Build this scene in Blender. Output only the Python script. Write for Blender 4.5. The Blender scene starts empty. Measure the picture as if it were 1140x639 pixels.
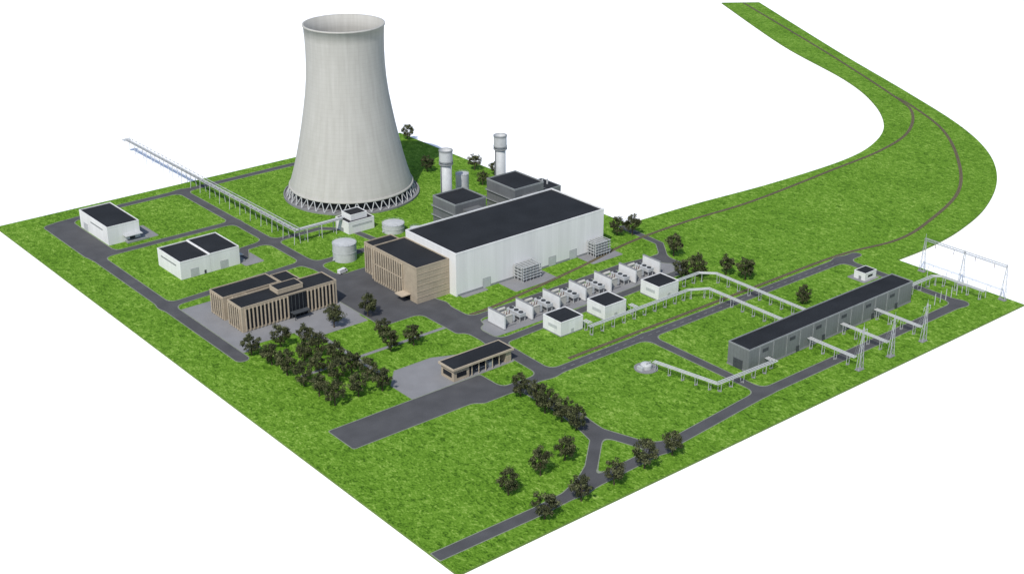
import bpy, math, random
import numpy as np
from mathutils import Vector
random.seed(4); rng=np.random.default_rng(7)
scene=bpy.context.scene
# ---------------------------------------------------------------- materials
def mat(name,col,rough=.85,var=.15,scale=.3,var2=None,scale2=2.,bump=0.,metal=0.,seam=None,streak=0):
    m=bpy.data.materials.new(name); m.use_nodes=True
    nt=m.node_tree; N=nt.nodes; L=nt.links; bs=N['Principled BSDF']
    bs.inputs['Roughness'].default_value=rough; bs.inputs['Metallic'].default_value=metal
    bs.inputs['Specular IOR Level'].default_value=.25
    tc=N.new('ShaderNodeNewGeometry')
    n1=N.new('ShaderNodeTexNoise'); n1.inputs['Scale'].default_value=scale; n1.inputs['Detail'].default_value=6
    n2=N.new('ShaderNodeTexNoise'); n2.inputs['Scale'].default_value=scale2; n2.inputs['Detail'].default_value=3
    if streak:
        mp=N.new('ShaderNodeMapping'); mp.inputs['Scale'].default_value=(1,1,streak); L.new(tc.outputs['Position'],mp.inputs[0]); L.new(mp.outputs[0],n1.inputs['Vector'])
    else: L.new(tc.outputs['Position'],n1.inputs['Vector'])
    L.new(tc.outputs['Position'],n2.inputs['Vector'])
    def rng_(src,amt):
        r=N.new('ShaderNodeMapRange'); r.inputs[1].default_value=.3; r.inputs[2].default_value=.7
        r.inputs[3].default_value=1-amt; r.inputs[4].default_value=1+amt; L.new(src,r.inputs[0]); return r.outputs[0]
    a=rng_(n1.outputs['Fac'],var); b=rng_(n2.outputs['Fac'],var if var2 is None else var2)
    mu=N.new('ShaderNodeMath'); mu.operation='MULTIPLY'; L.new(a,mu.inputs[0]); L.new(b,mu.inputs[1]); out=mu.outputs[0]
    if seam:
        sx=N.new('ShaderNodeSeparateXYZ'); L.new(tc.outputs['Position'],sx.inputs[0])
        ad=N.new('ShaderNodeMath'); ad.operation='ADD'; L.new(sx.outputs[0],ad.inputs[0]); L.new(sx.outputs[1],ad.inputs[1])
        cb=N.new('ShaderNodeCombineXYZ'); L.new(ad.outputs[0],cb.inputs[0]); L.new(sx.outputs[2],cb.inputs[1])
        br=N.new('ShaderNodeTexBrick'); br.offset=0; L.new(cb.outputs[0],br.inputs['Vector'])
        br.inputs['Scale'].default_value=1; br.inputs['Brick Width'].default_value=seam[0]; br.inputs['Row Height'].default_value=seam[1]
        br.inputs['Mortar Size'].default_value=seam[2]; br.inputs['Mortar Smooth'].default_value=.3
        br.inputs['Color1'].default_value=(1,1,1,1); br.inputs['Color2'].default_value=(.93,.93,.93,1); br.inputs['Mortar'].default_value=(seam[3],)*3+(1,)
        m2=N.new('ShaderNodeMath'); m2.operation='MULTIPLY'; L.new(out,m2.inputs[0]); L.new(br.outputs['Color'],m2.inputs[1]); out=m2.outputs[0]
    vm=N.new('ShaderNodeVectorMath'); vm.operation='SCALE'; vm.inputs[0].default_value=col; L.new(out,vm.inputs['Scale'])
    L.new(vm.outputs[0],bs.inputs['Base Color'])
    if bump:
        bp=N.new('ShaderNodeBump'); bp.inputs['Strength'].default_value=bump; bp.inputs['Distance'].default_value=.3
        L.new(n2.outputs['Fac'],bp.inputs['Height']); L.new(bp.outputs[0],bs.inputs['Normal'])
    return m
def grass_mat():
    m=bpy.data.materials.new('grass'); m.use_nodes=True; nt=m.node_tree; N=nt.nodes; L=nt.links; bs=N['Principled BSDF']
    bs.inputs['Roughness'].default_value=.95; bs.inputs['Specular IOR Level'].default_value=.1
    g=N.new('ShaderNodeNewGeometry')
    mp=N.new('ShaderNodeMapping'); mp.inputs['Scale'].default_value=(1,.6,1); mp.inputs['Rotation'].default_value=(0,0,.5)
    L.new(g.outputs['Position'],mp.inputs[0])
    def noise(s,d,dist=0):
        n=N.new('ShaderNodeTexNoise'); n.inputs['Scale'].default_value=s; n.inputs['Detail'].default_value=d; n.inputs['Distortion'].default_value=dist
        L.new(mp.outputs[0],n.inputs['Vector']); return n.outputs['Fac']
    a=noise(.34,8,1.2); b=noise(1.2,5,.6); c=noise(.03,3)
    x=N.new('ShaderNodeMix'); x.data_type='FLOAT'; x.inputs[0].default_value=.5; L.new(a,x.inputs[2]); L.new(b,x.inputs[3])
    y=N.new('ShaderNodeMix'); y.data_type='FLOAT'; y.inputs[0].default_value=.12; L.new(x.outputs[0],y.inputs[2]); L.new(c,y.inputs[3])
    r=N.new('ShaderNodeValToRGB'); L.new(y.outputs[0],r.inputs[0]); e=r.color_ramp.elements
    e[0].position=.385; e[0].color=(.032,.082,.005,1); e[1].position=.635; e[1].color=(.26,.375,.08,1)
    k=e.new(.46); k.color=(.078,.172,.012,1); k=e.new(.545); k.color=(.122,.242,.022,1)
    L.new(r.outputs[0],bs.inputs['Base Color'])
    bp=N.new('ShaderNodeBump'); bp.inputs['Strength'].default_value=.5; bp.inputs['Distance'].default_value=.5
    L.new(x.outputs[0],bp.inputs['Height']); L.new(bp.outputs[0],bs.inputs['Normal'])
    return m
def tower_mat():
    m=bpy.data.materials.new('tower_concrete'); m.use_nodes=True; nt=m.node_tree; N=nt.nodes; L=nt.links; bs=N['Principled BSDF']
    bs.inputs['Roughness'].default_value=.9; bs.inputs['Specular IOR Level'].default_value=.2
    tc=N.new('ShaderNodeTexCoord'); sx=N.new('ShaderNodeSeparateXYZ'); L.new(tc.outputs['Object'],sx.inputs[0])
    at=N.new('ShaderNodeMath'); at.operation='ARCTAN2'; L.new(sx.outputs[1],at.inputs[0]); L.new(sx.outputs[0],at.inputs[1])
    s1=N.new('ShaderNodeMath'); s1.operation='MULTIPLY'; s1.inputs[1].default_value=40; L.new(at.outputs[0],s1.inputs[0])
    cb=N.new('ShaderNodeCombineXYZ'); L.new(s1.outputs[0],cb.inputs[0]); L.new(sx.outputs[2],cb.inputs[1])
    br=N.new('ShaderNodeTexBrick'); br.offset=0; L.new(cb.outputs[0],br.inputs['Vector']); br.inputs['Scale'].default_value=1
    br.inputs['Brick Width'].default_value=3.6; br.inputs['Row Height'].default_value=3.0; br.inputs['Mortar Size'].default_value=.14; br.inputs['Mortar Smooth'].default_value=.4
    br.inputs['Color1'].default_value=(1,1,1,1); br.inputs['Color2'].default_value=(.97,.97,.965,1); br.inputs['Mortar'].default_value=(.91,.91,.9,1)
    mp=N.new('ShaderNodeMapping'); mp.inputs['Scale'].default_value=(.3,.035,1); L.new(cb.outputs[0],mp.inputs[0])
    n=N.new('ShaderNodeTexNoise'); n.inputs['Scale'].default_value=1; n.inputs['Detail'].default_value=6; L.new(mp.outputs[0],n.inputs['Vector'])
    r=N.new('ShaderNodeValToRGB'); L.new(n.outputs['Fac'],r.inputs[0]); r.color_ramp.elements[0].position=.3; r.color_ramp.elements[0].color=(.37,.36,.33,1)
    r.color_ramp.elements[1].position=.68; r.color_ramp.elements[1].color=(.42,.41,.38,1)
    mx=N.new('ShaderNodeMix'); mx.data_type='RGBA'; mx.blend_type='MULTIPLY'; mx.inputs[0].default_value=1
    L.new(r.outputs[0],mx.inputs[6]); L.new(br.outputs['Color'],mx.inputs[7]); L.new(mx.outputs[2],bs.inputs['Base Color'])
    return m
M={}
M['grass']=grass_mat(); M['tower']=tower_mat()
M['asphalt']=mat('asphalt',(.070,.070,.073),.9,.16,.08,.12,2)
M['concrete']=mat('concrete_paving',(.20,.20,.205),.9,.08,.1,.06,1.5)
M['kerb']=mat('kerb_stone',(.19,.21,.16),.9,.15,.5)
M['track']=mat('track_ballast',(.125,.115,.05),.95,.25,.4,.3,2)
M['sleeper']=mat('sleeper',(.12,.09,.06),.9)
M['rail']=mat('rail_steel',(.2,.15,.12),.5,.1,metal=.5)
M['white']=mat('white_cladding',(.68,.675,.66),.7,.05,.25,.02,1,seam=(6,40,.10,.88),streak=.08)
M['whitep']=mat('white_paint',(.60,.60,.59),.6,.06,.3,.03)
M['duct']=mat('duct_aluminium',(.42,.43,.43),.55,.06,.3,.03)
M['beige']=mat('beige_stone',(.37,.31,.23),.85,.08,.2,.06,1.5,seam=(3.,1.5,.07,.72))
M['beige2']=mat('beige_fin',(.40,.335,.25),.85,.1,.3)
M['roof']=mat('black_roof_membrane',(.014,.015,.017),.8,.25,.06,.15,1)
M['grayc']=mat('gray_cladding',(.15,.16,.16),.6,.08,.1,.05,1,seam=(2.4,50,.10,.7))
M['gray']=mat('gray_metal',(.22,.23,.23),.6,.1,.3)
M['lgray']=mat('light_gray_steel',(.42,.43,.43),.5,.08,.3)
M['dgray']=mat('dark_gray_metal',(.05,.055,.06),.7,.15,.3)
M['hrsg']=mat('hrsg_casing',(.13,.135,.14),.7,.12,.1,.06,1,seam=(3.4,50,.12,.8))
M['glass']=mat('dark_glass',(.012,.014,.018),.25,.1)
M['steel']=mat('galvanised_steel',(.36,.37,.38),.5,.08,.5)
M['ivory']=mat('ivory_casing',(.42,.41,.37),.7,.08,.3)
M['brown']=mat('insulator_brown',(.13,.06,.035),.5)
M['bark']=mat('bark',(.06,.045,.03),.95,.2,2)
M['leafd']=mat('leaf_dark',(.036,.043,.016),.8,.35,.25,.3,1)
M['leafl']=mat('leaf_light',(.088,.095,.040),.8,.3,.25,.3,1)
M['tyre']=mat('tyre',(.02,.02,.02),.9)
M['bg']=mat('white_ground',(.95,.95,.95),1,0,.1,0)
M['soil']=mat('soil_edge',(.10,.16,.03),1,.2,.3)
M['paint']=mat('road_paint',(.35,.35,.34),.8,.3,1)
M['dark']=mat('tower_interior',(.045,.045,.045),.9)

def obj(name,verts,faces,m,loc=(0,0,0),parent=None,smooth=False,mi=None):
    me=bpy.data.meshes.new(name); me.from_pydata([tuple(v) for v in verts],[],faces)
    for mm in (m if isinstance(m,list) else [m]): me.materials.append(mm)
    if mi is not None: me.polygons.foreach_set('material_index',mi)
    if smooth: me.polygons.foreach_set('use_smooth',[True]*len(faces))
    me.update(); o=bpy.data.objects.new(name,me); scene.collection.objects.link(o); o.location=loc
    if parent: o.parent=parent
    return o
class B:
    def __init__(s,name,o): s.name=name; s.o=Vector((o[0],o[1],0)); s.p={}
    def add(s,part,m,V,F):
        d=s.p.setdefault((part,m),([],[])); k=len(d[0])
        d[0].extend([(v[0]-s.o.x,v[1]-s.o.y,v[2]) for v in V]); d[1].extend([tuple(i+k for i in f) for f in F])
    def box(s,part,m,x0,x1,y0,y1,z0,z1):
        V=[(x,y,z) for z in (z0,z1) for x,y in ((x0,y0),(x1,y0),(x1,y1),(x0,y1))]
        s.add(part,m,V,[(3,2,1,0),(4,5,6,7),(0,1,5,4),(1,2,6,5),(2,3,7,6),(3,0,4,7)])
    def ring(s,part,m,x0,x1,y0,y1,t,z0,z1):
        V=[]
        for z in (z0,z1):
            V+=[(x0,y0,z),(x1,y0,z),(x1,y1,z),(x0,y1,z),(x0+t,y0+t,z),(x1-t,y0+t,z),(x1-t,y1-t,z),(x0+t,y1-t,z)]
        F=[]
        for i in range(4):
            j=(i+1)%4
            F+=[(i,j,j+8,i+8),(j+4,i+4,i+12,j+12),(i+8,j+8,j+12,i+12),(j,i,i+4,j+4)]
        s.add(part,m,V,F)
    def tube(s,part,m,p0,p1,r0,r1=None,n=8,cap=True):
        r1=r0 if r1 is None else r1; p0=Vector(p0); p1=Vector(p1); d=(p1-p0).normalized()
        a=d.orthogonal().normalized(); b=d.cross(a); V=[]
        for p,r in ((p0,r0),(p1,r1)):
            for i in range(n):
                t=2*math.pi*i/n; V.append(p+a*(r*math.cos(t))+b*(r*math.sin(t)))
        F=[(i,(i+1)%n,n+(i+1)%n,n+i) for i in range(n)]
        if cap: F+=[tuple(reversed(range(n))),tuple(range(n,2*n))]
        s.add(part,m,V,F)
    def done(s,rot=0,smooth=()):
        e=bpy.data.objects.new(s.name,None); e.empty_display_size=2; scene.collection.objects.link(e); e.location=s.o; e.rotation_euler[2]=rot
        for (part,m),(V,F) in s.p.items(): obj(part,V,F,M[m],parent=e,smooth=part in smooth)
        return e
    def block(s,x0,x1,y0,y1,h,wall='white',par=.9,coping=None,z0=0,t=.5,pre=''):
        s.box(pre+'walls',wall,x0,x1,y0,y1,z0,h)
        s.ring(pre+'parapet',coping or wall,x0-.08,x1+.08,y0-.08,y1+.08,t,h-.25,h+par)
        s.box(pre+'roof','roof',x0+t-.1,x1-t+.1,y0+t-.1,y1-t+.1,h-.1,h+.15)
def revolve(prof,n,cx=0,cy=0):
    V=[];F=[]
    for r,z in prof:
        for i in range(n):
            t=2*math.pi*i/n; V.append((cx+r*math.cos(t),cy+r*math.sin(t),z))
    for k in range(len(prof)-1):
        for i in range(n):
            j=(i+1)%n; F.append((k*n+i,k*n+j,(k+1)*n+j,(k+1)*n+i))
    return V,F
# ---------------------------------------------------------------- terrain
obj('background',[(-6000,-6000,-1.2),(6000,-6000,-1.2),(6000,6000,-1.2),(-6000,6000,-1.2)],[(0,1,2,3)],M['bg'])
def cr(pts,n=8):
    out=[]
    for i in range(len(pts)-1):
        p0=pts[max(i-1,0)];p1=pts[i];p2=pts[i+1];p3=pts[min(i+2,len(pts)-1)]
        for k in range(n):
            t=k/n
            out.append(tuple(.5*((2*p1[a])+(-p0[a]+p2[a])*t+(2*p0[a]-5*p1[a]+4*p2[a]-p3[a])*t*t+(-p0[a]+3*p1[a]-3*p2[a]+p3[a])*t**3) for a in (0,1)))
    out.append(pts[-1]); return out
outer=cr([(455,97),(490,97),(535,102),(592,117),(655,147),(711,191),(760,252),(815,347),(893,492),(1018,712)])
inner=cr([(980,740),(870,550),(808,418),(761,347),(709,296),(656,268),(598,256),(509,256),(428,262),(360,264)])
poly=[(0,0),(455,0)]+outer+inner+[(360,553),(0,553)]
n=len(poly)
V=[(x,y,0) for x,y in poly]+[(x,y,-1.19) for x,y in poly]
o=obj('ground',V,[tuple(range(n))]+[(j,i,i+n,j+n) for i in range(n) for j in [(i+1)%n]],[M['grass'],M['soil']],mi=[0]+[1]*n)
# ---- paved areas from signed distance fields
xs=np.arange(-1,458,1.0); ys=np.arange(-1,555,1.0); X,Y=np.meshgrid(xs,ys,indexing='ij')
def rect(x0,x1,y0,y1,r=0):
    dx=np.abs(X-(x0+x1)/2)-(x1-x0)/2+r; dy=np.abs(Y-(y0+y1)/2)-(y1-y0)/2+r
    return np.hypot(np.maximum(dx,0),np.maximum(dy,0))+np.minimum(np.maximum(dx,dy),0)-r
def line(pts,w):
    d=np.full(X.shape,1e9)
    for (ax,ay),(bx,by) in zip(pts[:-1],pts[1:]):
        L=(bx-ax)**2+(by-ay)**2; t=np.clip(((X-ax)*(bx-ax)+(Y-ay)*(by-ay))/L,0,1)
        d=np.minimum(d,np.hypot(X-ax-t*(bx-ax),Y-ay-t*(by-ay)))
    return d-w/2
def smin(a,b,k=5):
    h=np.clip(.5+.5*(b-a)/k,0,1); return b*(1-h)+a*h-k*h*(1-h)
def polyf(pts):
    ins=np.zeros(X.shape,bool); d=np.full(X.shape,1e9); m=len(pts)
    for i in range(m):
        ax,ay=pts[i];bx,by=pts[(i+1)%m]; L=(bx-ax)**2+(by-ay)**2
        t=np.clip(((X-ax)*(bx-ax)+(Y-ay)*(by-ay))/L,0,1); d=np.minimum(d,np.hypot(X-ax-t*(bx-ax),Y-ay-t*(by-ay)))
        c=((ay>Y)!=(by>Y)); 
        if by!=ay: ins^= c&(X<(bx-ax)*(Y-ay)/(by-ay)+ax)
    return np.where(ins,-d,d)
def clipf(P,lim,s):
    out=[]
    for i in range(len(P)):
        a=P[i];b=P[(i+1)%len(P)]; fa=(a[2]-lim)*s; fb=(b[2]-lim)*s
        if fa<=0: out.append(a)
        if (fa<0<fb) or (fb<0<fa):
            t=fa/(fa-fb); out.append(tuple(a[k]+(b[k]-a[k])*t for k in range(3)))
    return out
def region(name,f,lo,hi,z,m,solid=0):
    V=[];F=[]
    c=np.stack([f[:-1,:-1],f[1:,:-1],f[1:,1:],f[:-1,1:]],-1); mn=c.min(-1); mx=c.max(-1)
    full=(mx<=hi)&((mn>=lo) if lo is not None else True); part=(~full)&(mn<hi)&((mx>lo) if lo is not None else True)
    for i in range(full.shape[0]):
        row=full[i]; idx=np.flatnonzero(np.diff(np.concatenate(([0],row.astype(int),[0]))))
        for a,b in zip(idx[::2],idx[1::2]):
            k=len(V); V+=[(xs[i],ys[a],z),(xs[i+1],ys[a],z),(xs[i+1],ys[b],z),(xs[i],ys[b],z)]; F.append((k,k+1,k+2,k+3))
    for i,j in zip(*np.nonzero(part)):
        P=[(xs[i],ys[j],f[i,j]),(xs[i+1],ys[j],f[i+1,j]),(xs[i+1],ys[j+1],f[i+1,j+1]),(xs[i],ys[j+1],f[i,j+1])]
        P=clipf(P,hi,1)
        if lo is not None and len(P)>2: P=clipf(P,lo,-1)
        if len(P)>2:
            k=len(V); V+=[(p[0],p[1],z) for p in P]; F.append(tuple(range(k,k+len(P))))
    o=obj(name,V,F,M[m])
    if solid:
        import bmesh; bm=bmesh.new(); bm.from_mesh(o.data); bmesh.ops.remove_doubles(bm,verts=bm.verts,dist=.01)
        bmesh.ops.dissolve_degenerate(bm,edges=bm.edges,dist=.01); bm.to_mesh(o.data); bm.free()
        md=o.modifiers.new('Solidify','SOLIDIFY'); md.thickness=solid; md.offset=-1
    return o
roads=[
 line([(32,250),(32,527)],8), rect(28,47,456,528,2), line([(40,530),(87,536),(255,538)],6),
 line([(140,536),(140,300)],7), line([(34,451),(137,451)],6), line([(32,346),(137,352)],6),
 line([(140,345),(200,345)],6), line([(200,345),(200,320),(330,312)],6), line([(140,400),(180,400),(196,385),(200,345)],5),
 rect(121,171,234,318,4), rect(150,171,196,240,2), 
 line([(110,385),(118,400),(137,402)],6), 
 line([(160,200),(172,207),(300,209),(330,205),(334,190),(326,177),(172,171),(160,172)],6),
 line([(330,197),(350,222),(352,262)],5),
 rect(25,127,121,145,1), line([(110,120.5),(440,120.5)],7),
 line([(136,118),(135,54),(143,30),(150,20)],7), line([(137,75),(128,48),(108,30),(88,18)],6),
 line([(-2,17),(60,16),(150,20),(237,27),(425,27)],7), line([(236,118),(236,30)],6), line([(425,27),(425,122)],6),
 line([(160,200),(160,170),(159,150),(158,122)],9),
]
A=roads[0]
for r in roads[1:]: A=smin(A,r,7)
edge=np.minimum.reduce([X-.3,Y-.3,454.6-X]); A=np.maximum(A,-edge)
conc=smin(polyf([(36,335),(36,256),(48,256),(48,262),(121,258),(121,335)]),polyf([(80,145.2),(80,166),(92,180),(118,180),(156,163),(156,146)]),3)
for r in [rect(165,330,178,201,3),rect(186,206,236,240,1),rect(74,119,247,259,.5),
          rect(218,254,222,240,1),rect(288,316,224,240,1), rect(104,118,372,392,1), rect(74,84,462,488,1),line([(84,178),(84,251)],2.6),line([(48,208),(150,208)],2.2),rect(404,420,86,100,1)]:
    conc=smin(conc,r,1.5)
conc2=np.maximum(conc,-(A-.5))
region('road',A,None,0,.03,'asphalt'); region('road_kerb',A,0,.5,.13,'kerb',.12)
region('pavement',conc2,None,0,.02,'concrete'); region('pavement_kerb',np.where(A>.6,conc,np.maximum(conc,.8+0*conc)),0,.4,.12,'kerb',.11)
def dashes(name,pts,w,on,off,z):
    V=[];F=[]
    for (ax,ay),(bx,by) in zip(pts[:-1],pts[1:]):
        L=math.hypot(bx-ax,by-ay); dx,dy=(bx-ax)/L,(by-ay)/L; s=0
        while s+on<L:
            k=len(V)
            for a,b in ((s,-w),(s+on,-w),(s+on,w),(s,w)): V.append((ax+dx*a-dy*b,ay+dy*a+dx*b,z))
            F.append((k,k+1,k+2,k+3)); s+=on+off
    obj(name,V,F,M['paint'])
dashes('road_markings',[(168,120.5),(420,120.5)],.08,3,4,.045)
# railway
def offs(pts,d):
    out=[]
    for i,p in enumerate(pts):
        a=pts[max(i-1,0)];b=pts[min(i+1,len(pts)-1)]; L=math.hypot(b[0]-a[0],b[1]-a[1]) or 1
        out.append((p[0]-(b[1]-a[1])/L*d,p[1]+(b[0]-a[0])/L*d))
    return out
def ribbon(V,F,pts,w,z):
    l=offs(pts,w/2);r=offs(pts,-w/2);k=len(V);n=len(pts)
    V+=[(x,y,z) for x,y in l]+[(x,y,z) for x,y in r]
    F+=[(k+i+1,k+i,k+n+i,k+n+i+1) for i in range(n-1)]
def track(pts,zb):
    pts=cr(pts,6); e=bpy.data.objects.new('railway_track',None); scene.collection.objects.link(e)
    V=[];F=[]; ribbon(V,F,pts,2.7,zb); obj('ballast',V,F,M['track'],parent=e)
    V=[];F=[]
    for s in (-.75,.75): ribbon(V,F,offs(pts,s),.28,zb+.22); ribbon(V,F,offs(pts,s+.1),.05,zb+.1)
    obj('rails',V,F,M['rail'],parent=e)
    V=[];F=[]; acc=0
    for a,b in zip(pts[:-1],pts[1:]):
        L=math.hypot(b[0]-a[0],b[1]-a[1]); dx,dy=(b[0]-a[0])/L,(b[1]-a[1])/L; s=acc
        while s<L:
            k=len(V)
            for p,q in ((s-.25,-1.3),(s+.25,-1.3),(s+.25,1.3),(s-.25,1.3)): V.append((a[0]+dx*p-dy*q,a[1]+dy*p+dx*q,zb+.12))
            F.append((k,k+1,k+2,k+3)); s+=1.8
        acc=s-L
    obj('sleepers',V,F,M['sleeper'],parent=e)
track([(1000,722),(935,600),(868,476),(794,348),(762,304),(705,268),(644,252),(574,246),(467,238),(400,240),(335,237),(278,226),(198,214),(173,213)],.06)
track([(794,348),(779,317),(736,253),(672,194),(606,150),(535,127),(485,119),(428,127.5),(332,128),(180,128)],.09)
# ---------------------------------------------------------------- cooling tower
cx,cy=242,451
t=B('cooling_tower',(cx,cy))
prof=[(47.4,8),(45.8,14),(43.9,20),(41,31),(38.3,43),(35.8,55),(33.6,67),(31.6,79),(30.2,91),(29.5,102),(29.3,112),(29.5,122),(30,131),(30.6,131.2),(30.6,132.4),(29.2,132.4),(28.6,122),(28.4,112),(29,95),(31,78),(34.6,58),(39.5,34),(44.2,14),(46.4,8),(47.4,8)]
V,F=revolve(prof,128,cx,cy); t.add('shell','tower',V,F)
V,F=revolve([(48,7.6),(48.1,8.9),(46.7,9.2),(46,7.6),(48,7.6)],96,cx,cy); t.add('ring_beam','tower',V,F)
nn=44
for i in range(nn):
    for s in (-.5,.5):
        a=2*math.pi*i/nn; b=a+s*2*math.pi/nn*1.0
        t.tube('diagonal_columns','lgray',(cx+50.3*math.cos(a),cy+50.3*math.sin(a),.4),(cx+47.2*math.cos(b),cy+47.2*math.sin(b),8),.36,n=6)
t.add('basin','concrete',*revolve([(52.6,0),(52.6,1.4),(51.8,1.4),(51.6,.5),(43,.5)],96,cx,cy))
t.add('fill_pack','dark',*revolve([(43,.5),(43,7.4),(.1,7.4)],64,cx,cy))
for k in range(40):
    a=2*math.pi*k/40; t.tube('basin_handrail_posts','steel',(cx+52.2*math.cos(a),cy+52.2*math.sin(a),1.4),(cx+52.2*math.cos(a),cy+52.2*math.sin(a),2.6),.1,n=4)
t.done(smooth=('shell','ring_beam','fill_pack'))
# ---------------------------------------------------------------- turbine hall
h=B('turbine_hall',(183,240)); h.block(183,312,240,295,29,'white',1.0,t=.7)
h.box('plinth','gray',184,312.15,239.85,241,0,1.4)
for x in (205,262,281): h.box('roller_doors','lgray',x,x+6,239.8,240.5,0.1,6.5); h.box('door_frames','gray',x-.3,x+6.3,239.9,240.4,0,6.8)
def louv(x0,x1,y0,y1,z1):
    h.box('filter_house','gray',x0+.8,x1-.8,y0+.8,y1-.1,2,z1-.6)
    for x in np.linspace(x0,x1,6):
        h.box('filter_frame','lgray',x-.2,x+.2,y0,y0+.5,0,z1)
        h.box('filter_frame','lgray',x-.12,x+.12,y0+.5,y1,z1-.4,z1)
    for z in np.linspace(2.4,z1,5): h.box('filter_slats','lgray',x0-.6,x1+.6,y0-.5,y0-.06,z-.35,z)
    for y in np.linspace(y0+2,y1-1,3): h.box('filter_frame_side','lgray',x0-.3,x0+.24,y-.2,y+.2,0,z1-.5)
    for z in np.linspace(3,z1-.8,4): h.box('filter_slats_side','lgray',x0-.7,x0-.32,y0+1,y1-.5,z-.35,z)
louv(231,246,230,239.8,10.5); louv(297,310,231,239.8,10.5)
h.done()
an=B('administration_annex',(157,246))
an.block(157,182.9,247,296,24,'beige',.8); an.block(161,182.9,296.1,312,21,'beige',.8,pre='rear_')
an.box('glazing','glass',156.9,158,262,295,2,22)
for y in np.arange(262,296,2.6): an.box('fins','beige2',156.2,156.88,y,y+.95,1.5,23)
an.box('rear_glazing','glass',160.9,162,297.5,311,2,19)
for y in np.arange(297.5,311,2.5): an.box('rear_fins','beige2',160.2,160.88,y,y+.9,1.5,20)
for z in (12.5,): an.box('floor_bands','beige2',156.5,156.86,262,295.5,z,z+.6)
an.box('entrance_canopy','beige2',150,156.9,254,262,4.2,4.8); an.box('entrance_door','glass',156.85,157.5,254.6,261.4,.1,4.1)
for z in (4,8,12,16,20): an.box('cornice_lines','beige2',156.85,182,246.8,247.3,z,z+.25)
an.done()
# ---------------------------------------------------------------- boiler houses and stacks
def hr(x0,x1,y0,y1,hh):
    b=B('boiler_house',(x0,y0)); b.block(x0,x1,y0,y1,hh,'hrsg',1.0,coping='gray')
    for z in (6,13): b.ring('walkways','gray',x0-1.1,x1+1.1,y0-1.1,y1+1.1,1.09,z,z+.2)
    for z in (7.2,14.2): b.ring('handrails','gray',x0-1.12,x1+1.12,y0-1.12,y1+1.12,.08,z,z+.12)
    b.box('inlet_duct','gray',x0+5,x1-5,y0-16,y0,2,12); b.box('inlet_duct_upper','hrsg',x0+7,x1-7,y0-8,y0,12,16)
    b.done()
hr(252,280,331,358,20); hr(304,332,327,360,21)
def stack(x,y,H,r):
    b=B('chimney_stack',(x,y)); b.add('shaft','lgray',*revolve([(r,0),(r,H),(r-.4,H),(r-.4,H-6),(.1,H-6)],32,x,y))
    for z in (H-.8,H-9,H-11): b.add('platforms','gray',*revolve([(r,z),(r+1.1,z),(r+1.1,z+.9),(r,z+.9)],32,x,y))
    b.add('silencer','lgray',*revolve([(r+.1,H-9),(r+.8,H-8.8),(r+.8,H-1),(r+.1,H-.6)],32,x,y))
    b.box('breeching','gray',x-3,x+3,y-12,y-2,8,16)
    b.tube('ladder','dgray',(x-r-.5,y,0),(x-r-.5,y,H-2),.25,n=4); b.done(smooth=('shaft',))
stack(275,372,47,4.2); stack(331,377,46,4.2)
def tank(name,x,y,r,H,dome=1.,m='lgray'):
    b=B(name,(x,y)); P=[(r,0),(r,H),(r+.15,H),(r+.15,H+.25),(r*.8,H+dome*.4),(r*.4,H+dome*.85),(.05,H+dome)]
    b.add('shell',m,*revolve(P,40,x,y))
    b.add('ring_stiffeners',m,*revolve([(r,H*.5),(r+.2,H*.5),(r+.2,H*.5+.3),(r,H*.5+.3)],40,x,y))
    b.add('roof_rail','steel',*revolve([(r-.1,H+1.2),(r,H+1.2),(r,H+1.3),(r-.1,H+1.3)],40,x,y))
    for i in range(14):
        a=i*math.pi/7; b.tube('rail_posts','steel',(x+r*math.cos(a),y+r*math.sin(a),H),(x+r*math.cos(a),y+r*math.sin(a),H+1.25),.08,n=4)
    b.tube('nozzle',m,(x-r-1.5,y,1.5),(x-r+.3,y,1.5),.5); b.done(smooth=())
tank('storage_tank',163,340,8.2,12); tank('storage_tank',219,362,8,6); tank('storage_tank',296,380,5,22)
tank('storage_tank',226,344,4,6); 
b=B('gas_skid',(210,325))
for i in range(4): b.tube('vessels','lgray',(206+i*5,322,2.4),(206+i*5,332,2.4),1.4,n=10); b.box('saddles','concrete',205.5+i*5,206.5+i*5,323,331,0,1.2)
b.box('control_kiosk','lgray',228,236,322,330,0,5); b.done()
b=B('auxiliary_building',(288,310)); b.block(288,300,300,324,12,'gray',.6); b.box('door','dgray',287.9,288.2,308,312,0,4); b.done()
b=B('feedwater_pump_house',(336,330)); b.block(338,352,330,352,13,'hrsg',.6,coping='gray'); b.box('louvres','dgray',337.9,338.2,334,348,3,9)
b.tube('vent_pipes','lgray',(342,340,13),(342,340,18),.7); b.tube('vent_pipes','lgray',(347,340,13),(347,340,17),.7); b.done()
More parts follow.
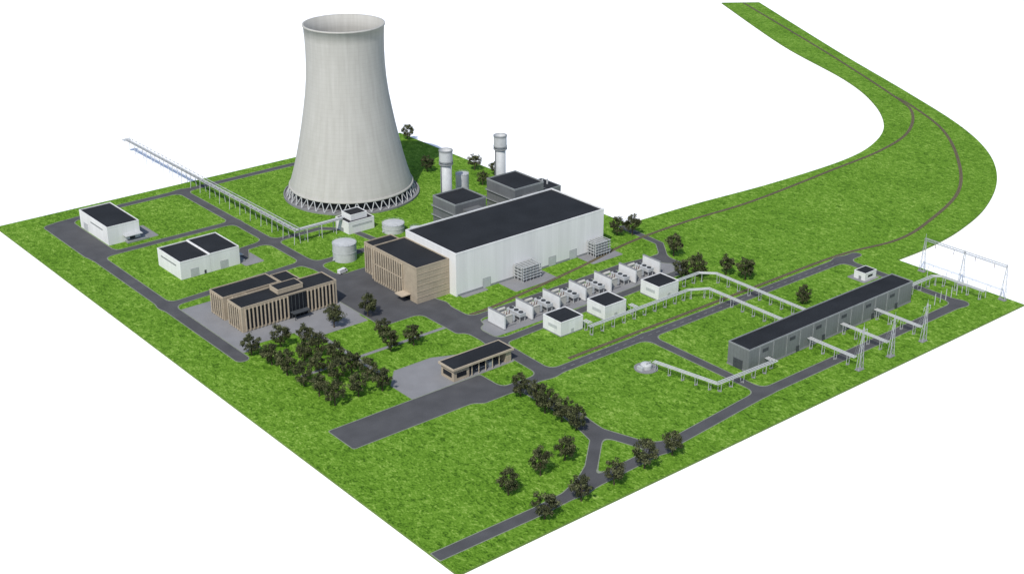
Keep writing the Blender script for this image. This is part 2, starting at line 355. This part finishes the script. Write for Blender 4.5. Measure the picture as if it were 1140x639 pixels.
# ---------------------------------------------------------------- pipe bridge
b=B('pipe_bridge',(152,500))
y0,y1,zt=383,655,10
for s in (-1.5,1.5):
    for z in (zt,zt+2.2): b.box('girders','lgray',152+s-.15,152+s+.15,y0,y1,z-.15,z+.15)
    k=0
    for y in np.arange(y0,y1,3.4):
        b.tube('truss_web','gray',(152+s,y,zt),(152+s,y+3.4,zt+2.2) if k%2 else (152+s,y,zt+2.2),.11,n=4,cap=False)
        if not k%2: b.tube('truss_web','gray',(152+s,y,zt+2.2),(152+s,y+3.4,zt),.11,n=4,cap=False)
        k+=1
for dx in (-.9,-.1,.8): b.tube('pipes','duct',(152+dx,y0,zt+.6),(152+dx,y1,zt+.6),.3,n=8)
b.box('deck','gray',150.7,153.3,y0,y1,zt-.1,zt+.15)
for y in np.arange(y0+1,y1,15.5):
    for s in (-1.7,1.7): b.tube('trestles','lgray',(152+s*1.5,y,-1.1 if y>553 else 0),(152+s,y,zt),.24,n=6)
    b.box('cross_beams','lgray',150,154,y-.25,y+.25,zt-.6,zt-.2)
b.box('end_platform','lgray',149,155,y1,y1+5,zt-.3,zt+.3)
for s in (-1.7,1.7): b.box('branch_girders','lgray',153.9,189.8,y0+2+s-.2,y0+2+s+.2,zt-.2,zt+.2)
b.box('branch_deck','gray',153.9,189.8,y0+.5,y0+3.5,zt-.1,zt+.15)
for dy in (-1,0,1): b.tube('branch_pipes','duct',(152,y0+2+dy,zt+.6),(192,y0+2+dy,zt+.6),.3)
for x in (160,172,184):
    for s in (-1.9,1.9): b.tube('branch_trestles','lgray',(x,y0+2+s,0),(x,y0+2+s,zt),.3,n=6)
b.done()
b=B('pump_house',(190,385)); b.block(190,212,376,393,8.5,'white',.5); b.block(194,208,379,391,12.5,'white',.5,z0=8.7,pre='upper_')
b.box('windows','lgray',193,210,375.88,376.2,5,6.5); b.box('door','gray',189.88,190.2,383,386,0,3); b.done()
# ---------------------------------------------------------------- white workshop buildings
b=B('warehouse',(48,466)); b.block(48,72,466,513,13,'white',.7)
b.box('roller_doors','lgray',47.85,48.3,500,507,0,6); b.box('windows','gray',47.88,48.2,474,494,9,10)
b.box('loading_ramp','gray',60,76,461,465.9,0,1.2); b.box('canopy','lgray',59,72,461,465.9,5,5.4); b.box('door','dgray',64,68,465.85,466.2,1.2,4.6)
b.done()
b=B('workshop_building',(59,378)); b.block(59,80.9,378,411,12,'white',.7); b.block(81,103,378,411,12.5,'white',.7,pre='east_')
b.box('roller_doors','lgray',66,72,377.85,378.3,0,6); b.box('roller_doors','lgray',88,94,377.85,378.3,0,6); b.box('windows','gray',58.88,59.2,384,406,8,9)
b.box('door','dgray',76,77.5,377.88,378.3,0,2.6); b.box('dock','gray',103.1,108,380,392,0,1.2); b.box('dock_canopy','lgray',103.1,107,380,392,5,5.3); b.done()
# ---------------------------------------------------------------- office
b=B('office_building',(50,280))
b.block(50,118,280,297,16,'beige',.7); b.block(50,90,303,320,15,'beige',.7,pre='rear_'); b.block(56,66,297.1,302.9,14,'beige',.5,pre='link_'); b.block(92,104,297.1,318,14,'beige',.5,pre='east_link_')
b.block(78,96,284,294,19,'beige',.4,z0=16.2,pre='plant_room_')
b.box('glazing','glass',52,84,279.9,281,1.5,14.6); b.box('glazing','glass',94,116.5,279.9,281,1.5,14.6); b.box('entrance_glazing','glass',82.4,95.6,279.4,281,.1,15.4)
for x in np.arange(52,82,2.7): b.box('fins','beige2',x,x+.75,279.2,279.88,.8,15.4)
for x in np.arange(96,117,2.7): b.box('fins','beige2',x,x+.75,279.2,279.88,.8,15.4)
for x in np.arange(84.4,95,2.7): b.box('entrance_mullions','dgray',x,x+.35,279.1,279.38,.2,15.2)
b.box('side_glazing','glass',49.9,51,282,296,1.5,14.6); b.box('side_glazing','glass',49.9,51,304,319,1.5,13.6)
for y in list(np.arange(282,296,2.7))+list(np.arange(304,319,2.7)): b.box('side_fins','beige2',49.3,49.88,y,y+.8,.8,14.9)
b.box('entrance_canopy','dgray',83,95,274.5,279.0,4.4,4.9)
for x in (84,94): b.tube('canopy_posts','dgray',(x,275,0),(x,275,4.4),.2)
b.done()
# ---------------------------------------------------------------- gatehouse
b=B('gatehouse',(110,147)); 
b.block(110,121,147,159,7,'beige',.1); b.box('main_roof','roof',109,153,146,160,7.4,8.4); b.ring('roof_fascia','beige2',108.8,153.2,145.8,160.2,.6,7.3,8.6)
b.box('east_wall','beige',148,152,147,159,0,7.35); b.box('rear_wall','glass',121.1,147.9,156,158,0,7.35)
for x in np.arange(123,148,5.): b.tube('columns','beige2',(x,147,0),(x,147,7.35),.3)
b.box('windows','glass',112,119,146.9,147.3,2,5); b.box('windows','glass',109.9,110.3,149,157,2,5)
b.box('gate_barriers','whitep',128,136,150,150.2,1,1.2); b.box('guard_booth','whitep',137,140,149,152,0,3)
b.done()
# ---------------------------------------------------------------- switchgear huts
for x0 in (195.5,232,279):
    b=B('control_building',(x0,152)); b.block(x0,x0+18,152.5,169,9,'white',.6)
    b.box('door','lgray',x0+8,x0+10.5,152.38,152.8,0,3.2); b.box('louvres','lgray',x0-.1,x0+.3,156,164,4,6); b.box('plinth','gray',x0-.15,x0+18.15,152.36,169.1,0,.6)
    b.box('hvac_unit','lgray',x0+19,x0+22,156,160,0,3); b.done()
# ---------------------------------------------------------------- transformers
for k in range(7):
    x=176+22.3*k
    b=B('fire_wall',(x,190)); b.box('wall_panel','whitep',x-.5,x+.5,182,198,0,9.5); b.box('wall_cap','concrete',x-.65,x+.65,181.8,198.2,9.5,9.8)
    b.box('footing','concrete',x-1,x+1,181.5,198.5,0,.5); b.done()
    if k==6: break
    c=x+6
    b=B('power_transformer',(c,190)); b.box('tank','ivory',c-3,c+3,186,194,.9,6); b.box('lid','ivory',c-3.2,c+3.2,185.8,194.2,6.02,6.4); b.box('plinth','concrete',c-4.5,c+4.5,184,196,0,.85)
    for i in range(8): b.box('radiators','lgray',c+3.3,c+5.2,186+i,186.5+i,1.4,5.8); b.box('radiators','lgray',c-5.2,c-3.3,186+i,186.5+i,1.4,5.8)
    b.tube('conservator','ivory',(c-2.8,193.2,8.2),(c+2.8,193.2,8.2),.9,n=12); b.box('conservator_legs','gray',c-2,c-1.6,193,193.4,6.4,7.5); b.box('conservator_legs','gray',c+1.6,c+2,193,193.4,6.4,7.5)
    for i in (-2,0,2): b.tube('bushings','brown',(c+i,188,6.4),(c+i*1.1,187.3,9.2),.32,.18)
    b.done()
    b=B('cooling_bank',(x+14,190)); b.box('frame','lgray',x+13.5,x+18.5,184,197,3.4,5.6)
    for yy in (186,190.5,195): b.add('fans','dgray',*revolve([(1.5,5.6),(1.5,6.1),(1.3,6.1),(1.3,5.75),(.05,5.75)],16,x+16,yy))
    for xx in (14,18):
        for yy in (184.5,196.5): b.box('legs','lgray',x+xx-.2,x+xx+.2,yy-.2,yy+.2,0,3.4)
    b.done()
# ---------------------------------------------------------------- bus ducts
def duct(pts,z,n=3,sp=1.25,r=.3,step=9,name='bus_duct'):
    b=B(name,pts[0])
    for i in range(n):
        o=(i-(n-1)/2)*sp; P=[]
        for j,p in enumerate(pts):
            nrm=Vector((0,0))
            for a,c in ((j-1,j),(j,j+1)):
                if a>=0 and c<len(pts):
                    d=(Vector(pts[c])-Vector(pts[a])).normalized(); nn=Vector((-d.y,d.x)); nrm+=nn
            if 0<j<len(pts)-1: nrm=nrm/(1+ (Vector(pts[j])-Vector(pts[j-1])).normalized().dot((Vector(pts[j+1])-Vector(pts[j])).normalized()))
            P.append((p[0]+nrm.x*o,p[1]+nrm.y*o,z))
        for p,q in zip(P[:-1],P[1:]): b.tube('tubes','duct',p,q,r)
    for p,q in zip(pts[:-1],pts[1:]):
        d=Vector(q)-Vector(p); L=d.length; d.normalize(); w=(n-1)/2*sp+.5; s=2.
        while s<L-1:
            c=Vector(p)+d*s; nx,ny=-d.y*w,d.x*w
            b.tube('support_beams','lgray',(c.x-nx,c.y-ny,z-r-.2),(c.x+nx,c.y+ny,z-r-.2),.17,n=4)
            for sg in (-.7,.7): b.tube('support_legs','lgray',(c.x+nx*sg,c.y+ny*sg,0),(c.x+nx*sg,c.y+ny*sg,z-r-.2),.17,n=6)
            b.box('footings','concrete',c.x-.8,c.x+.8,c.y-.8,c.y+.8,0,.3); s+=step
    b.done()
duct([(210,143),(290,143),(296,143),(308,136),(308,64)],6.2)
duct([(214,152),(214,146)],6.2,3); duct([(252,151),(252,145)],6.2,3)
duct([(297,158),(322,158),(330,150),(330,64)],6.2)
duct([(208,86),(216,44),(262,42),(262,48)],5.5)
duct([(300,48),(300,14)],6.5); duct([(331,48),(331,14)],6.5); duct([(364,48),(364,14)],6.5); duct([(402,56),(436,56),(440,52),(440,20)],6.5)
b=B('shunt_reactor',(206,90)); b.add('tank','lgray',*revolve([(3.4,0.4),(3.4,2.6),(3.0,3.2),(1.6,3.8),(.05,4)],24,206,90)); b.add('round_pad','concrete',*revolve([(7,0),(7,.5),(6.3,.5),(6.3,.36),(.1,.36)],32,206,90))
b.box('cabinet','lgray',200.6,202.2,88,92,.4,2.6); 
for k in range(3): b.tube('bushings','lgray',(204.5+k*1.5,88.5,3.4),(204.5+k*1.5,87.5,5.6),.28,.18)
b.done(smooth=())
# ---------------------------------------------------------------- GIS hall
b=B('switchgear_hall',(247,48)); b.block(247,402,48.5,64.5,14,'grayc',.7,t=.5,coping='gray')
b.box('plinth','concrete',246.8,402.2,48.3,64.7,0,1.0)
for x in range(256,400,12): b.box('pilasters','gray',x-.25,x+.25,48.2,48.6,1.1,13.6)
b.box('doors','dgray',246.75,247.2,53,60,.1,6); 
for x in range(262,395,24): b.box('doors','dgray',x+3,x+6,48.25,48.7,0.1,4)
for x in range(262,395,24): b.box('wall_louvres','dgray',x-3.5,x+1.5,48.35,48.7,9.6,11.6)
b.done()
b=B('relay_kiosk',(407,88)); b.block(407,419,88,97,5,'white',.3); b.box('door','gray',406.9,407.2,91,93,0,2.6); b.box('windows','glass',410,415,87.9,88.2,2,3.4); b.done()
# ---------------------------------------------------------------- gantries
def post(b,x,y,H,sx,sy,part='tower'):
    def c(i,z):
        f=1-z/H*.85; a=((-1,-1),(1,-1),(1,1),(-1,1))[i]; return (x+a[0]*sx*f,y+a[1]*sy*f,z)
    zs=np.linspace(0,H,6)
    for i in range(4): b.tube(part+'_legs','steel',c(i,0),c(i,H),.18,.13,n=5)
    for k in range(5):
        for i in range(4):
            j=(i+1)%4; b.tube(part+'_bracing','steel',c(i,zs[k]),c(j,zs[k+1]),.06,n=4,cap=False)
    b.box(part+'_footing','concrete',x-sx-.6,x+sx+.6,y-sy-.6,y+sy+.6,0,.4)
for x,y,H in ((300,10.5,27),(328,9.5,26),(360,9.5,25)):
    b=B('lattice_mast',(x,y)); post(b,x,y,H,2.0,1.0); b.tube('spike','steel',(x,y,H),(x,y,H+2.5),.09,n=4)
    for z,w in ((H-2,3.2),):
        b.tube('crossarm','steel',(x-w,y,z),(x+w,y,z),.14,n=4)
        for s in (-w,0,w): b.tube('insulators','lgray',(x+s,y,z),(x+s,y,z-2.4),.15,n=6)
    for s in (-3.2,0,3.2): b.tube('down_leads','steel',(x+s,y,H-4.4),(x+s*.33,14.5,7),.05,n=4)
    b.done()
b=B('line_gantry',(453,45))
for y in (74,44,13): post(b,450.5,y,24,1.0,1.9,'column'); b.tube('spikes','steel',(450.5,y,24),(450.5,y,27),.12,n=4)
for z in (22.4,23.8):
    for s in (-.5,.5): b.tube('beam_chords','steel',(450.5+s,13,z),(450.5+s,74,z),.17,n=4)
for y in np.arange(13,74,2.4):
    b.tube('beam_lacing','steel',(450,y,22.4),(450,y+1.2,23.8),.08,n=4); b.tube('beam_lacing','steel',(450,y+1.2,23.8),(450,y+2.4,22.4),.08,n=4)
for y in (22,36,52,66):
    b.tube('insulators','brown',(450.5,y,22.2),(450.5,y,19),.2,n=6); b.tube('down_leads','steel',(450.5,y,19),(446,y,8),.07,n=4)
    b.tube('equipment_posts','lgray',(445,y,0),(445,y,8),.28,.2,n=6)
b.done()
b=B('surge_arrester_row',(425,70))
for i in range(6): b.tube('posts','lgray',(410+i*6,36,0),(410+i*6,36,4),.26); b.tube('insulators','lgray',(410+i*6,36,4),(410+i*6,36,8),.3,.16)
b.done()
# ---------------------------------------------------------------- van
b=B('delivery_van',(148,320)); x,y=148,320
P=[(-3.6,.6),(3.6,.6),(3.6,1.8),(3.0,2.2),(2.2,3.2),(-3.6,3.2)]
b.add('body','whitep',[(x+p,y+s,z) for s in (-1.3,1.3) for p,z in P],[tuple(range(6)),tuple(range(11,5,-1))]+[(j,i,i+6,j+6) for i in range(6) for j in [(i+1)%6]])
b.add('windscreen','glass',[(x+2.98+.03,y-1.1,2.25),(x+2.98+.03,y+1.1,2.25),(x+2.3,y+1.1,3.1),(x+2.3,y-1.1,3.1)],[(0,1,2,3)])
b.box('side_windows','glass',x+1,x+2,y-1.33,y-1.2,2.1,2.9)
for dx in (-2.3,2.3):
    for s in (-1.35,1.1): b.tube('wheels','tyre',(x+dx,y+s,.5),(x+dx,y+s+.25,.5),.5,n=14)
b.done(rot=.2)
# ---------------------------------------------------------------- trees
def tree_mesh(seed):
    r=np.random.default_rng(seed)
    bb=B('x',(0,0)); bb.tube('a','bark',(0,0,0),(.1,.1,7),.5,.26,n=7,cap=False)
    cl=[]
    for i in range(40):
        th=r.uniform(0,6.283); ph=r.uniform(-.85,1); rad=r.uniform(.3,1)**.5
        R=5.9*rad*math.sqrt(max(0,1-ph*ph)); cl.append((R*math.cos(th)*r.uniform(.8,1.2),R*math.sin(th)*r.uniform(.8,1.2),9+ph*6.0*rad))
    for i in range(9):
        c=cl[i*2]; bb.tube('a','bark',(0,0,2.8+i*.4),(c[0]*.8,c[1]*.8,c[2]*.9),.2,.05,n=5,cap=False)
    V,F=bb.p[('a','bark')]; V=list(V);F=list(F);MI=[0]*len(F)
    for c in cl:
        li=r.random()<.42; cr_=r.uniform(1.2,2.3)
        for k in range(70):
            d=r.normal(size=3); d/=np.linalg.norm(d); p=np.array(c)+d*cr_*r.uniform(.3,1.08)*np.array([1,1,.85])
            n=d+r.normal(size=3)*.6; n/=np.linalg.norm(n); u=np.cross(n,r.normal(size=3)); u/=np.linalg.norm(u); w=np.cross(n,u); s=r.uniform(.3,.6)
            k0=len(V)
            V+=[tuple(p-u*s),tuple(p-w*s*.6),tuple(p+u*s),tuple(p+w*s*.6)]; F.append((k0,k0+1,k0+2,k0+3)); MI.append(2 if (li and r.random()<.75) or r.random()<.12 else 1)
    me=bpy.data.meshes.new('tree_mesh'); me.from_pydata([tuple(v) for v in V],[],F)
    for m in ('bark','leafd','leafl'): me.materials.append(M[m])
    me.polygons.foreach_set('material_index',MI); me.update(); return me
TM=[tree_mesh(s) for s in range(6)]
T=[(40,251),(57,248),(42,232),(41,214),(42,197),(42,181),(44,166),(58,167),(73,164),(70,243),(70,226),(57,221),(71,209),(57,204),(72,194),(58,187),(74,179),
 (97,251),(123,252),(106,203),(121,199),(112,219),
 (59,37),(82,40),(102,44),(58,9),(83,10),(104,10),(127,11),(148,11),(127,62),(127,74),(127,86),(128,98),(129,110),
 (341,200),(328,163),(314,167),(347,140),(344,154),(338,252),(345,246),(347,91,.7),(354,95,.7),(315,452),(348,430),(353,533),(352,410,.8),(330,398,.8)]
for i,p in enumerate(T):
    o=bpy.data.objects.new('broadleaf_tree',TM[i%6]); scene.collection.objects.link(o)
    s=.92*(p[2] if len(p)>2 else 1)*random.uniform(.9,1.08); o.location=(p[0]+random.uniform(-1,1),p[1]+random.uniform(-1,1),0); o.scale=(s,s,s*random.uniform(1.0,1.15)); o.rotation_euler[2]=random.uniform(0,6.28)
# ---------------------------------------------------------------- light, camera
w=bpy.data.worlds.new('World'); scene.world=w; w.use_nodes=True; nt=w.node_tree
sk=nt.nodes.new('ShaderNodeTexSky'); sk.sky_type='NISHITA'; sk.sun_disc=False
el=math.radians(51); sx_,sy_=.86,.51; sk.sun_elevation=el; sk.sun_rotation=math.atan2(-sx_,-sy_)
bg=nt.nodes['Background']; bg.inputs['Strength'].default_value=.15; nt.links.new(sk.outputs[0],bg.inputs['Color'])
sl=bpy.data.lights.new('sun','SUN'); sl.energy=4.0; sl.angle=math.radians(.8); sl.color=(1,.965,.91)
so=bpy.data.objects.new('sun',sl); scene.collection.objects.link(so); so.location=(-200,-200,400)
so.rotation_euler=Vector((sx_*math.cos(el),sy_*math.cos(el),-math.sin(el))).to_track_quat('-Z','Y').to_euler()
cam=bpy.data.cameras.new('camera'); co=bpy.data.objects.new('camera',cam); scene.collection.objects.link(co); scene.camera=co
co.location=(-304.5,-406.2,362); co.rotation_euler=(math.radians(90-23.7),0,-math.asin(.637)); cam.lens=48.25; cam.sensor_width=36; cam.clip_end=20000
scene.view_settings.view_transform='Standard'; scene.view_settings.look='None'; scene.view_settings.exposure=0
